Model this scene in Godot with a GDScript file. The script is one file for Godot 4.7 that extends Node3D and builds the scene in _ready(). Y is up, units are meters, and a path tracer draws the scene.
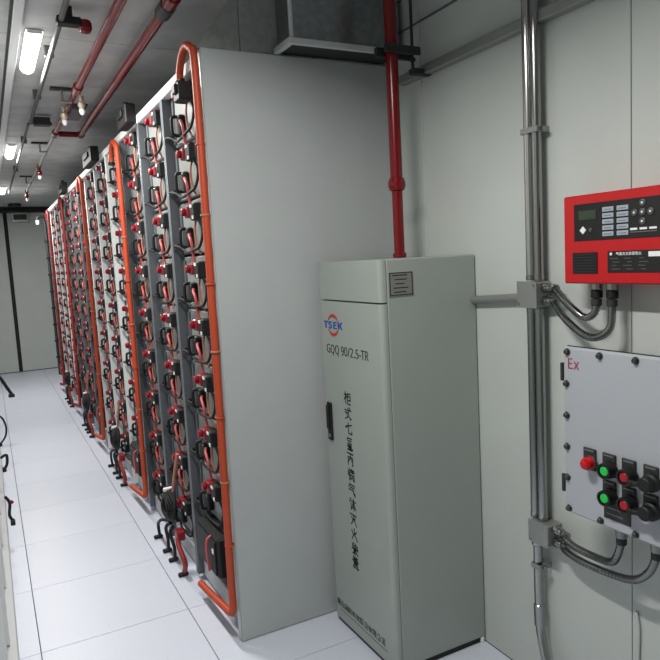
extends Node3D
# Battery container: an aisle of battery racks, a gas extinguishing cabinet and control boxes on the side wall.
# World: x to the right of the aisle, y up, z towards the photographer. Rack fronts stand at x = 0, their grey end panel at z = 0.

const CEIL := 2.56
const WALL_X := 0.827
const FAR_Z := -8.87
const REAR_Z := 3.9
const LEFT_X := -1.7
const RACK_H := 2.33
const ORD := ["first", "second", "third", "fourth", "fifth", "sixth", "seventh", "eighth", "ninth", "tenth", "eleventh", "twelfth", "thirteenth"]

var M := {}
var rng := RandomNumberGenerator.new()


# ---------------------------------------------------------------- mesh builder
class MB:
	var v := PackedVector3Array()
	var n := PackedVector3Array()

	func tri(a: Vector3, b: Vector3, c: Vector3, na: Vector3, nb: Vector3, nc: Vector3) -> void:
		var g := (a - c).cross(a - b)
		if g.length_squared() < 1e-20:
			return
		if g.dot(na + nb + nc) < 0.0:
			v.append_array([a, c, b])
			n.append_array([na, nc, nb])
		else:
			v.append_array([a, b, c])
			n.append_array([na, nb, nc])

	func quad(a: Vector3, b: Vector3, c: Vector3, d: Vector3, nn: Vector3) -> void:
		tri(a, b, c, nn, nn, nn)
		tri(a, c, d, nn, nn, nn)

	# a box with chamfered edges
	func box(c: Vector3, s: Vector3, b := 0.002, t := Basis()) -> MB:
		var h := s * 0.5
		b = minf(b, minf(h.x, minf(h.y, h.z)) * 0.6)
		var ax: Array = [Vector3.RIGHT, Vector3.UP, Vector3.BACK]
		for a in 3:
			var u: int = (a + 1) % 3
			var w: int = (a + 2) % 3
			for sa in [-1.0, 1.0]:
				var p := []
				for q in [[-1.0, -1.0], [1.0, -1.0], [1.0, 1.0], [-1.0, 1.0]]:
					p.append(c + t * (ax[a] * h[a] * sa + ax[u] * (h[u] - b) * q[0] + ax[w] * (h[w] - b) * q[1]))
				quad(p[0], p[1], p[2], p[3], t * (ax[a] * sa))
		if b <= 0.0:
			return self
		for a in 3:
			var u: int = (a + 1) % 3
			var w: int = (a + 2) % 3
			for su in [-1.0, 1.0]:
				for sw in [-1.0, 1.0]:
					var p := []
					for q in [[-1.0, 0.0], [1.0, 0.0], [1.0, 1.0], [-1.0, 1.0]]:
						p.append(c + t * (ax[a] * (h[a] - b) * q[0] + ax[u] * su * (h[u] - b * q[1]) + ax[w] * sw * (h[w] - b * (1.0 - q[1]))))
					quad(p[0], p[1], p[2], p[3], (t * (ax[u] * su + ax[w] * sw)).normalized())
		for sx in [-1.0, 1.0]:
			for sy in [-1.0, 1.0]:
				for sz in [-1.0, 1.0]:
					var o := Vector3(sx * h.x, sy * h.y, sz * h.z)
					var nn := (t * Vector3(sx, sy, sz)).normalized()
					tri(c + t * (o - Vector3(0, sy * b, sz * b)), c + t * (o - Vector3(sx * b, 0, sz * b)), c + t * (o - Vector3(sx * b, sy * b, 0)), nn, nn, nn)
		return self

	# a closed profile of revolution: prof holds (radius, distance along axis)
	func lathe(o: Vector3, axis: Vector3, prof: Array, seg := 14, smooth := false) -> MB:
		axis = axis.normalized()
		var e := Vector3.UP if absf(axis.y) < 0.9 else Vector3.RIGHT
		var u := axis.cross(e).normalized()
		var w := axis.cross(u).normalized()
		for i in prof.size() - 1:
			var p: Vector2 = prof[i]
			var q: Vector2 = prof[i + 1]
			var d := q - p
			var nr := d.y
			var na := -d.x
			if d.length() < 1e-7:
				continue
			for k in seg:
				var a0 := TAU * k / seg
				var a1 := TAU * (k + 1) / seg
				var r0 := u * cos(a0) + w * sin(a0)
				var r1 := u * cos(a1) + w * sin(a1)
				var n0 := (r0 * nr + axis * na).normalized()
				var n1 := (r1 * nr + axis * na).normalized()
				var a := o + r0 * p.x + axis * p.y
				var b := o + r1 * p.x + axis * p.y
				var c := o + r1 * q.x + axis * q.y
				var f := o + r0 * q.x + axis * q.y
				tri(a, b, c, n0, n1, n1)
				tri(a, c, f, n0, n1, n0)
		return self

	func cyl(a: Vector3, b: Vector3, r: float, seg := 14, bev := 0.0) -> MB:
		var l := (b - a).length()
		var e := minf(bev, r * 0.5)
		return lathe(a, b - a, [Vector2(0, 0), Vector2(r - e, 0), Vector2(r, e), Vector2(r, l - e), Vector2(r - e, l), Vector2(0, l)], seg)

	# a tube swept along points; ribs > 0 makes it a corrugated hose with that rib length
	func tube(pts: Array, r: float, seg := 8, ribs := 0.0, depth := 0.12) -> MB:
		var p: Array = pts
		if ribs > 0.0:
			var cv := Curve3D.new()
			cv.bake_interval = ribs * 0.5
			for q in pts:
				cv.add_point(q)
			p = Array(cv.get_baked_points())
		var rings := []
		var norms := []
		var u := Vector3.ZERO
		for i in p.size():
			var d: Vector3 = (p[mini(i + 1, p.size() - 1)] - p[maxi(i - 1, 0)]).normalized()
			if u == Vector3.ZERO:
				u = d.cross(Vector3.UP if absf(d.y) < 0.9 else Vector3.RIGHT).normalized()
			u = (u - d * u.dot(d)).normalized()
			var w := d.cross(u)
			var ring := PackedVector3Array()
			var nr := PackedVector3Array()
			var rr := r * (1.0 - (depth if ribs > 0.0 and i % 2 else 0.0))
			for k in seg + 1:
				var a := TAU * k / seg
				var o: Vector3 = u * cos(a) + w * sin(a)
				ring.append(p[i] + o * rr)
				nr.append(o)
			rings.append(ring)
			norms.append(nr)
		for i in p.size() - 1:
			for k in seg:
				tri(rings[i][k], rings[i][k + 1], rings[i + 1][k + 1], norms[i][k], norms[i][k + 1], norms[i + 1][k + 1])
				tri(rings[i][k], rings[i + 1][k + 1], rings[i + 1][k], norms[i][k], norms[i + 1][k + 1], norms[i + 1][k])
		for e in [0, p.size() - 1]:
			var d: Vector3 = (p[1] - p[0]) if e else (p[0] - p[1])
			d = ((p[e] - p[e - 1]) if e else (p[0] - p[1])).normalized()
			for k in seg:
				tri(p[e], rings[e][k], rings[e][k + 1], d, d, d)
		return self

	func mesh() -> ArrayMesh:
		var a := []
		a.resize(Mesh.ARRAY_MAX)
		a[Mesh.ARRAY_VERTEX] = v
		a[Mesh.ARRAY_NORMAL] = n
		var m := ArrayMesh.new()
		m.add_surface_from_arrays(Mesh.PRIMITIVE_TRIANGLES, a)
		return m


# ---------------------------------------------------------------- node helpers
func smooth_path(pts: Array, step := 0.02) -> Array:
	var cv := Curve3D.new()
	for i in pts.size():
		var t: Vector3 = (pts[mini(i + 1, pts.size() - 1)] - pts[maxi(i - 1, 0)]) / 6.0
		cv.add_point(pts[i], -t, t)
	cv.bake_interval = step
	return Array(cv.get_baked_points())


func numbered(called: String) -> String:
	if not has_node(NodePath(called)):
		return called
	var i := 1
	while has_node(NodePath("%s_%03d" % [called, i])):
		i += 1
	return "%s_%03d" % [called, i]


func put(called: String, m, material: Material, parent: Node = self, at := Vector3.ZERO) -> MeshInstance3D:
	var o := MeshInstance3D.new()
	var base := called
	var i := 0
	while parent.has_node(NodePath(called)):
		i += 1
		called = "%s_%03d" % [base, i]
	o.name = called
	o.mesh = m.mesh() if m is MB else m
	o.material_override = material
	o.position = at
	parent.add_child(o, true)
	return o


func tag(o: Node, label: String, category: String, group := "", kind := "") -> Node:
	o.set_meta("label", label)
	o.set_meta("category", category)
	if group:
		o.set_meta("group", group)
	if kind:
		o.set_meta("kind", kind)
	return o


func thing(called: String, label: String, category: String, at := Vector3.ZERO, turn := 0.0, group := "") -> Node3D:
	var o := Node3D.new()
	o.name = numbered(called)
	add_child(o, true)
	o.position = at
	o.rotation.y = turn
	tag(o, label, category, group)
	return o


func structure(called: String, m, material: Material, label: String, category: String) -> MeshInstance3D:
	var o := put(called, m, material)
	tag(o, label, category, "", "structure")
	return o


func bx(c: Vector3, s: Vector3, b := 0.002) -> MB:
	return MB.new().box(c, s, b)


func mat(c: Color, rough := 0.6, metal := 0.0) -> StandardMaterial3D:
	var m := StandardMaterial3D.new()
	m.albedo_color = c
	m.roughness = rough
	m.metallic = metal
	return m


func noise_tex(freq: float, lo: Color, hi: Color, sd := 1, kind := FastNoiseLite.TYPE_SIMPLEX_SMOOTH, a := 0.35, b := 0.65, size := 512) -> NoiseTexture2D:
	var f := FastNoiseLite.new()
	f.noise_type = kind
	f.frequency = freq
	f.seed = sd
	f.fractal_octaves = 3
	var t := NoiseTexture2D.new()
	t.width = size
	t.height = size
	t.seamless = true
	t.noise = f
	var g := Gradient.new()
	g.offsets = PackedFloat32Array([a, b])
	g.colors = PackedColorArray([lo, hi])
	t.color_ramp = g
	return t


func worldly(m: StandardMaterial3D, tex: Texture2D, scale := 1.0) -> StandardMaterial3D:
	m.albedo_texture = tex
	m.uv1_triplanar = true
	m.uv1_world_triplanar = true
	m.uv1_scale = Vector3.ONE * scale
	return m


func text(called: String, s: String, height: float, material: Material, parent: Node, at: Vector3, bold := false) -> MeshInstance3D:
	var f := SystemFont.new()
	f.font_names = PackedStringArray(["Droid Sans"])
	if bold:
		f.font_weight = 700
	var t := TextMesh.new()
	t.font = f
	t.text = s
	t.font_size = 64
	t.pixel_size = height / 46.0
	t.depth = 0.0008
	return put(called, t, material, parent, at)


# ---------------------------------------------------------------- Chinese lettering, as strokes on a 10 x 10 grid
const STROKES := {
	"柜": "0747 2920 2603 2645 5898 5850 5090 5696 9693 5393",
	"式": "0797 59566280 8091 7988 0545 2542 002142",
	"七": "0547 0698 4942 4151 5191 9193",
	"氟": "2918 2080 2989 2777 2575 7571 718091 1363 6361 1361 3430 5450 306010",
	"丙": "0999 1610 1686 8680 8070 5956 5623 5673",
	"烷": "0705 2603 2925 2520 2542 4746 6968 4898 4896 9896 5686 4494 624130 7473 7280 9092 9293",
	"气": "2906 2898 2686 0474 747281 8190 9092",
	"体": "2906 2520 3797 6960 6731 6791 5272",
	"灭": "0898 5855 5510 5590 2634 7664",
	"火": "5955 5510 5590 1734 8765",
	"装": "1815 3930 3535 4797 6965 4595 0444 9444 5453 5310 5343 4340 4050 5362 6290",
	"置": "1989 1989 1987 1787 3937 6967 0696 5654 2575 2520 7570 2474 2373 0191",
	"湖": "0807 0605 0013 2636 3939 2777 3930 2525 3555 2541 4541 6960 6999 9990 6696 6393",
	"北": "3930 0636 0131 6960 6090 9092 6585",
	"消": "0807 0605 0013 6966 3837 8876 3535 3595 3530 9590 3393 3191",
	"防": "0900 0929 2927 2715 1533 3311 6968 4797 6754 5430 6484 8480 8070",
	"科": "0828 2820 0646 2503 2543 5857 5655 4393 8980",
	"技": "0747 2920 2010 0444 5797 6965 5585 8550 5590",
	"股": "0900 0939 3930 0636 0333 5957 5989 8987 5474 7440 4480",
	"份": "2906 2520 5946 6996 5484 8480 8060 6430",
	"有": "0797 4903 3530 3575 7570 3373 3272",
	"限": "0900 0939 3926 2634 3411 5950 5989 8985 8555 5787 5590 5071",
	"公": "3905 5995 4410 1080 6480",
	"司": "1989 8980 8060 1666 2453 2421 5451 2151",
	"制": "1916 0656 1656 3930 3737 1753 1410 1454 5451 6962 8980 8070",
	"控": "0747 2920 2010 0444 6968 4797 4746 9796 6553 7593 5484 6461 4191",
}


func strokes(mb: MB, ch: String, at: Vector3, size: float, pen := 0.10) -> void:
	for part in (STROKES[ch] as String).split(" "):
		var pts := []
		for i in part.length() / 2:
			pts.append(at + Vector3(int(part[i * 2]) / 9.0 * size, int(part[i * 2 + 1]) / 9.0 * size, 0))
		for i in pts.size() - 1:
			var d: Vector3 = pts[i + 1] - pts[i]
			if d.length() < 1e-6:
				continue
			var t := Basis(d.normalized(), Vector3(-d.y, d.x, 0).normalized(), Vector3.BACK)
			mb.box((pts[i] + pts[i + 1]) * 0.5, Vector3(d.length() + size * pen, size * pen, 0.0008), 0.0, t)


func lettering(called: String, s: String, at: Vector3, size: float, step: Vector3, material: Material, parent: Node, pen := 0.10) -> MeshInstance3D:
	var mb := MB.new()
	for i in s.length():
		strokes(mb, s[i], at + step * i, size, pen)
	return put(called, mb, material, parent)


# ---------------------------------------------------------------- the scene
func _ready() -> void:
	rng.seed = 7
	var cam := Camera3D.new()
	cam.name = "camera"
	cam.fov = 53.594
	cam.near = 0.02
	cam.far = 60.0
	add_child(cam)
	cam.transform = Transform3D(Basis(Vector3(0.88361783, -0.05313349, 0.46518423), Vector3(0.09852265, 0.99239508, -0.07379217), Vector3(-0.45772571, 0.11103526, 0.88213284)).orthonormalized(), Vector3(-0.7794, 1.5386, 2.4170))
	cam.current = true

	var we := WorldEnvironment.new()
	we.name = "world_environment"
	var env := Environment.new()
	env.background_mode = Environment.BG_COLOR
	env.background_color = Color(0.02, 0.02, 0.02)
	env.tonemap_mode = Environment.TONE_MAPPER_LINEAR
	env.tonemap_exposure = 1.3
	env.sdfgi_enabled = true
	env.ssao_enabled = true
	env.ssil_enabled = true
	we.environment = env
	add_child(we)

	materials()
	for z in LAMP_Z:
		ceiling_lamp(z)
	room()
	racks()
	hoses()
	loose_cables()
	gas_cabinet()
	wall_conduits()
	alarm_panel()
	control_box()
	overhead()
	far_end()
	left_side()


const LAMP_Z := [-6.5, -3.7, -0.97, 1.15]


func materials() -> void:
	M.wall = worldly(mat(Color(1, 1, 1), 0.55), noise_tex(0.01, Color(0.735, 0.755, 0.74), Color(0.745, 0.765, 0.75), 3), 0.35)
	M.ceiling = worldly(mat(Color(1, 1, 1), 0.6), noise_tex(0.01, Color(0.70, 0.71, 0.71), Color(0.75, 0.76, 0.75), 4), 0.7)
	M.joint = mat(Color(0.24, 0.25, 0.26), 0.8)
	M.tiles = []
	for i in 3:
		var k := 0.006 * i
		var m := worldly(mat(Color(1, 1, 1), 0.38), noise_tex(0.16, Color(0.755 - k, 0.778 - k, 0.83 - k), Color(0.85 - k, 0.868 - k, 0.918 - k), 11 + i, FastNoiseLite.TYPE_SIMPLEX, 0.3, 0.6), 2.2)
		M.tiles.append(m)
	M.end_panel = worldly(mat(Color(1, 1, 1), 0.42), noise_tex(0.02, Color(0.683, 0.699, 0.702), Color(0.690, 0.706, 0.709), 6), 0.5)
	M.rack = mat(Color(0.40, 0.42, 0.44), 0.45, 0.3)
	M.rack_white = mat(Color(0.86, 0.87, 0.87), 0.5)
	M.module = mat(Color(0.80, 0.81, 0.81), 0.45, 0.1)
	M.module_grey = mat(Color(0.56, 0.575, 0.57), 0.45, 0.25)
	M.plinth = mat(Color(0.72, 0.73, 0.74), 0.6)
	M.cabinet = worldly(mat(Color(1, 1, 1), 0.4), noise_tex(0.015, Color(0.600, 0.632, 0.608), Color(0.607, 0.639, 0.615), 8), 0.6)
	M.black = mat(Color(0.03, 0.03, 0.034), 0.6)
	M.rubber = mat(Color(0.06, 0.06, 0.065), 0.7)
	M.dark = mat(Color(0.16, 0.17, 0.17), 0.55)
	M.print = mat(Color(0.10, 0.11, 0.11), 0.7)
	M.faint_print = mat(Color(0.24, 0.25, 0.25), 0.7)
	M.red_plastic = mat(Color(0.50, 0.05, 0.11), 0.4)
	M.pink_cable = mat(Color(0.72, 0.30, 0.30), 0.45)
	M.amber_cable = mat(Color(0.70, 0.46, 0.38), 0.45)
	M.orange = mat(Color(0.72, 0.27, 0.14), 0.5)
	M.orange_red = mat(Color(0.56, 0.15, 0.13), 0.5)
	M.red_paint = mat(Color(0.45, 0.025, 0.06), 0.22)
	M.red_panel = mat(Color(0.72, 0.03, 0.07), 0.35)
	M.white = mat(Color(0.92, 0.92, 0.92), 0.5)
	M.steel = mat(Color(0.62, 0.63, 0.62), 0.2, 1.0)
	M.flex = mat(Color(0.50, 0.51, 0.50), 0.22, 1.0)
	M.grey_tube = mat(Color(0.36, 0.37, 0.37), 0.8)
	M.steel_dull = mat(Color(0.60, 0.61, 0.60), 0.42, 0.6)
	M.chrome = mat(Color(0.75, 0.75, 0.74), 0.2, 0.95)
	M.galv = worldly(mat(Color(1, 1, 1), 0.28, 0.85), noise_tex(0.03, Color(0.56, 0.58, 0.59), Color(0.60, 0.62, 0.62), 9), 1.5)
	M.foil = mat(Color(0.86, 0.87, 0.87), 0.35, 0.4)
	M.bulkhead = worldly(mat(Color(1, 1, 1), 0.65), noise_tex(0.03, Color(0.56, 0.575, 0.56), Color(0.59, 0.605, 0.59), 10), 1.2)
	M.ex = mat(Color(0.655, 0.67, 0.695), 0.45)
	M.bolt = mat(Color(0.30, 0.30, 0.30), 0.35, 0.6)
	M.brass = mat(Color(0.86, 0.80, 0.72), 0.3, 0.5)
	M.lcd = mat(Color(0.17, 0.24, 0.17), 0.25)
	M.key = mat(Color(0.62, 0.66, 0.70), 0.5)
	M.grey_print = mat(Color(0.45, 0.46, 0.47), 0.6)
	M.nav = mat(Color(0.30, 0.31, 0.31), 0.5)
	M.green_cap = mat(Color(0.10, 0.75, 0.30), 0.35)
	M.red_cap = mat(Color(0.62, 0.06, 0.13), 0.35)
	M.red_lens = mat(Color(0.75, 0.05, 0.09), 0.15)
	M.ex_red = mat(Color(0.62, 0.10, 0.25), 0.6)
	M.blue = mat(Color(0.12, 0.28, 0.62), 0.5)
	M.logo_red = mat(Color(0.72, 0.22, 0.16), 0.5)
	M.glow = mat(Color(1, 1, 1), 0.5)
	M.glow.emission_enabled = true
	M.glow.emission = Color(1.0, 0.99, 0.97)
	M.glow.emission_energy_multiplier = 3.0


func ceiling_lamp(z: float) -> void:
	var words := {-6.5: "small bright ceiling lamp at the far end of the aisle", -3.7: "middle ceiling lamp of the aisle, beyond the red pipes' crossing", -0.97: "long bright white ceiling lamp nearest, beside the grey conduit", 1.15: "white ceiling lamp above the floor before the gas cabinet"}
	var t := thing("ceiling_lamp", words[z], "lamp", Vector3(-0.495, CEIL, z), 0.0, "aisle ceiling lamps")
	put("lamp_base", bx(Vector3(0, -0.004, 0), Vector3(0.072, 0.008, 0.565), 0.002), M.white, t)
	var d := MB.new()
	var prof := []
	for k in 9:
		var a := PI * k / 8.0
		prof.append(Vector2(-cos(a) * 0.034, -0.008 - sin(a) * 0.030))
	for k in 8:
		var p: Vector2 = prof[k]
		var q: Vector2 = prof[k + 1]
		var na := Vector3(p.x / 0.034, (p.y + 0.008) / 0.030, 0).normalized()
		var nb := Vector3(q.x / 0.034, (q.y + 0.008) / 0.030, 0).normalized()
		var a0 := Vector3(p.x, p.y, -0.28)
		var a1 := Vector3(p.x, p.y, 0.28)
		var b0 := Vector3(q.x, q.y, -0.28)
		var b1 := Vector3(q.x, q.y, 0.28)
		d.tri(a0, a1, b1, na, na, nb)
		d.tri(a0, b1, b0, na, nb, nb)
		for e in [-1.0, 1.0]:
			d.tri(Vector3(0, -0.008, 0.28 * e), Vector3(p.x, p.y, 0.28 * e), Vector3(q.x, q.y, 0.28 * e), Vector3(0, 0, e), Vector3(0, 0, e), Vector3(0, 0, e))
	put("diffuser", d, M.glow, t)
	for e in [-1.0, 1.0]:
		put("end_cap", bx(Vector3(0, -0.012, 0.2825 * e), Vector3(0.06, 0.016, 0.004), 0.001), M.white, t)
	var l := AreaLight3D.new()
	l.name = "lamp_light"
	l.area_size = Vector2(0.066, 0.56)
	l.light_energy = 2.6
	l.light_color = Color(1.0, 0.99, 0.97)
	l.shadow_enabled = true
	l.set("area_range", 14.0)
	l.position = Vector3(0, -0.044, 0)
	l.rotation.x = -PI / 2
	t.add_child(l)


func room() -> void:
	var zc := (FAR_Z + REAR_Z) * 0.5
	var zl := REAR_Z - FAR_Z
	var xc := (LEFT_X + WALL_X) * 0.5
	var xl := WALL_X - LEFT_X
	# floor: a dark sub-floor with raised-access tiles on it
	var fl := structure("floor", bx(Vector3(xc, -0.045, zc), Vector3(xl + 0.3, 0.06, zl + 0.3), 0.0), M.joint, "raised access floor of speckled white square tiles", "floor")
	var xs := [-1.94, -1.34, -0.73, -0.12, 0.49, WALL_X]
	var made := {}
	var zt := -0.982 + 0.6 * 9
	var i := 0
	while zt > FAR_Z:
		var z0 := maxf(zt - 0.6, FAR_Z)
		var z1 := minf(zt, REAR_Z)
		for k in 5:
			var x0: float = maxf(xs[k], LEFT_X)
			var x1: float = xs[k + 1]
			var sx := x1 - x0 - 0.003
			var sz := z1 - z0 - 0.003
			if sz > 0.02:
				var key := "%.3f_%.3f" % [sx, sz]
				if not made.has(key):
					made[key] = bx(Vector3(0, -0.0065, 0), Vector3(sx, 0.013, sz), 0.0012).mesh()
				put("tile", made[key], M.tiles[rng.randi() % 3], fl, Vector3((x0 + x1) * 0.5, -rng.randf() * 0.0006, (z0 + z1) * 0.5))
				i += 1
		zt -= 0.6
	# ceiling of transverse sheets
	var ce := structure("ceiling", bx(Vector3(xc, CEIL + 0.06, zc), Vector3(xl + 0.3, 0.10, zl + 0.3), 0.0), M.joint, "grey painted ceiling of wide transverse sheets", "ceiling")
	var z := REAR_Z
	var sheet := bx(Vector3(0, 0.008, 0), Vector3(xl, 0.016, 0.775), 0.006).mesh()
	while z > FAR_Z + 0.1:
		var zz := maxf(z - 0.78, FAR_Z)
		if z - zz > 0.77:
			put("sheet", sheet, M.ceiling, ce, Vector3(xc, CEIL, (z + zz) * 0.5))
		else:
			put("sheet", bx(Vector3(0, 0.008, 0), Vector3(xl, 0.016, z - zz), 0.006), M.ceiling, ce, Vector3(xc, CEIL, (z + zz) * 0.5))
		z -= 0.78
	# walls
	var wr := structure("wall_right", bx(Vector3(WALL_X + 0.08, CEIL * 0.5, zc), Vector3(0.12, CEIL, zl + 0.3), 0.0), M.joint, "pale grey side wall of insulated panels with fine joints", "wall")
	var edges := [REAR_Z, 3.10, 2.14, 1.178, 0.222, -0.74]
	for k in 20:
		var e: float = edges[-1] - 0.96
		if e < FAR_Z:
			break
		edges.append(e)
	edges.append(FAR_Z)
	for k in edges.size() - 1:
		var a: float = edges[k]
		var b: float = edges[k + 1]
		put("panel", bx(Vector3(0.01, CEIL * 0.5, 0), Vector3(0.02, CEIL, a - b - 0.0025), 0.0015), M.wall, wr, Vector3(WALL_X, 0, (a + b) * 0.5))
	structure("wall_left", bx(Vector3(LEFT_X - 0.06, CEIL * 0.5, zc), Vector3(0.12, CEIL, zl + 0.3), 0.0), M.wall, "pale grey side wall behind the left racks", "wall")
	structure("wall_rear", bx(Vector3(xc, CEIL * 0.5, REAR_Z + 0.06), Vector3(xl, CEIL, 0.12), 0.0), M.wall, "pale grey end wall behind the photographer", "wall")
	structure("wall_far", bx(Vector3(xc, CEIL * 0.5, FAR_Z - 0.08), Vector3(xl, CEIL, 0.12), 0.0), M.joint, "end wall closing the aisle far away", "wall")
	# far double doors
	for s in 2:
		var x0: float = [-1.42, -0.425][s]
		var x1: float = [-0.435, 0.6][s]
		var d := structure("door_%d" % (s + 1), bx(Vector3((x0 + x1) * 0.5, 1.24, FAR_Z - 0.005), Vector3(x1 - x0 - 0.035, 2.46, 0.05), 0.006), M.wall, ["left leaf of the pale grey double door at the aisle's end", "right leaf of the pale grey double door at the aisle's end"][s], "door")
		put("seal", bx(Vector3([x1 - 0.012, x0 + 0.012][s], 1.24, FAR_Z + 0.006), Vector3(0.024, 2.44, 0.03), 0.004), M.rubber, d)
	structure("trim_1", bx(Vector3(xc, 2.492, FAR_Z + 0.025), Vector3(xl, 0.03, 0.05), 0.004), M.dark, "dark strip over the far double door", "trim")
	# upper joint strip on the right wall, and the cable trunking under it
	structure("trim_2", bx(Vector3(WALL_X - 0.004, 2.437, 1.9), Vector3(0.008, 0.007, 4.0), 0.002), M.grey_tube, "thin dark joint strip high on the right wall", "trim")
	structure("trim_3", bx(Vector3(WALL_X - 0.018, 2.238, 2.0), Vector3(0.036, 0.036, 3.78), 0.003), M.steel_dull, "narrow grey cable trunking running along the upper right wall", "trim")


# ---------------------------------------------------------------- battery racks
func racks() -> void:
	var q := -PI / 2
	var names := ["nearest battery rack carrying the large plain grey end panel", "second battery rack from the grey end panel, with white posts", "third battery rack from the grey end panel, middle of the row", "fourth battery rack from the grey end panel, far along the aisle", "last narrow battery rack by the far double door"]
	for r in 5:
		var z_near := 0.0 if r == 0 else -0.1325 - 1.575 * r
		var z_far := -0.1325 - 1.575 * (r + 1) if r < 4 else -6.959
		var L := z_near - z_far
		var t := thing("battery_rack", names[r], "rack", Vector3(0, 0, z_near), q, "battery racks right of the aisle")
		# local x runs towards the photographer (0 .. -L), local z towards the aisle
		var near_post := -0.04 if r == 0 else -0.0
		if r == 0:
			var ep := MB.new()
			ep.box(Vector3(-0.012, RACK_H * 0.5 + 0.001, -0.4125), Vector3(0.024, RACK_H - 0.002, 0.825), 0.003)
			put("end_panel", ep, M.end_panel, t)
			put("edge_flange", bx(Vector3(-0.016, RACK_H * 0.5, 0.003), Vector3(0.03, RACK_H - 0.02, 0.004), 0.001), M.end_panel, t)
		for k in range(0 if r == 0 else 1, 4):
			if r == 4 and k > 1:
				continue
			var px := -0.055 if k == 0 else -0.11 - 0.525 * (r * 3 + k) - z_near
			var post := MB.new()
			post.box(Vector3(px, 1.16, -0.002), Vector3(0.04, 2.26, 0.004), 0.001)
			post.box(Vector3(px + 0.018, 1.16, -0.03), Vector3(0.004, 2.26, 0.056), 0.001)
			post.box(Vector3(px - 0.018, 1.16, -0.03), Vector3(0.004, 2.26, 0.056), 0.001)
			put("post", post, M.rack_white if r == 1 or r == 3 else M.rack, t)
		var xa := -0.03 if r == 0 else -0.002
		put("top_rail", bx(Vector3((xa - L) * 0.5, RACK_H - 0.024, -0.018), Vector3(L + xa, 0.044, 0.04), 0.003), M.rack_white, t)
		put("roof_sheet", bx(Vector3((xa - L) * 0.5, RACK_H - 0.006, -0.42), Vector3(L + xa - 0.004, 0.008, 0.74), 0.001), M.rack, t)
		put("base_plinth", bx(Vector3((xa - L) * 0.5, 0.058, -0.40), Vector3(L + xa - 0.004, 0.09, 0.74), 0.004), M.plinth, t)
		put("base_foot", bx(Vector3((xa - L) * 0.5, 0.0065, -0.42), Vector3(L + xa - 0.05, 0.013, 0.66), 0.001), M.rubber, t)
		put("back_sheet", bx(Vector3((xa - L) * 0.5, 1.21, -0.79), Vector3(L + xa - 0.004, 2.2, 0.012), 0.001), M.rack, t)
	# modules
	var proto := make_module()
	var first := true
	for c in 13:
		var zc := -0.3725 - 0.525 * c
		for k in 9:
			var control: bool = k == 8 and c % 3 == 0
			if control:
				control_unit(c, zc)
				continue
			var o: Node3D = proto
			if first:
				first = false
			else:
				o = proto.duplicate()
				o.name = numbered("battery_module")
				add_child(o, true)
			o.position = Vector3(0.045, 2.18 - 0.2405 * k, zc)
			tag(o, "battery module %s from top in the %s column behind the large end panel" % [ORD[k], ORD[c]], "battery module", "battery modules in the racks")
			if c / 3 % 2 == 0:
				o.get_node("front_panel").material_override = M.module_grey
			else:
				o.get_node("front_panel").material_override = M.module
			if k == 8 or k == 7 and c % 3 == 0:
				for part in o.get_children():
					if part.name.begins_with("power_cable") or part.name.begins_with("return_cable"):
						o.remove_child(part)
						part.free()
	# fuse boxes at the top of the racks
	for s in 4:
		var z: float = [-0.165, -1.27, -2.62, -4.50][s]
		var words := ["black fuse box under the orange hose loop atop the nearest rack", "black fuse box at the top of the rack before the second orange hose", "wide black fuse box with a white end atop the second rack", "small black fuse box atop the fourth rack beyond the third hose"]
		var w: float = [0.085, 0.24, 0.42, 0.26][s]
		var t := thing("fuse_box", words[s], "fuse box", Vector3(-0.002, [2.205, 2.338, 2.336, 2.338][s], z), -PI / 2, "fuse boxes at the rack tops")
		put("body", bx(Vector3(0, 0, 0.028), Vector3(w, 0.07 if s == 0 else 0.10, 0.054), 0.005), M.black, t)
		put("terminal_cover", bx(Vector3(0, 0.01, 0.06), Vector3(w * 0.5, 0.035, 0.012), 0.003), M.black, t)
		put("end_label", bx(Vector3(-w * 0.5 - 0.002, 0.0, 0.028), Vector3(0.004, 0.06, 0.045), 0.001), M.white, t)
		put("cable_gland", MB.new().cyl(Vector3(w * 0.1, 0.034 if s == 0 else 0.049, 0.03), Vector3(w * 0.1, 0.05 if s == 0 else 0.075, 0.03), 0.012, 10, 0.003), M.black, t)


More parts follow.
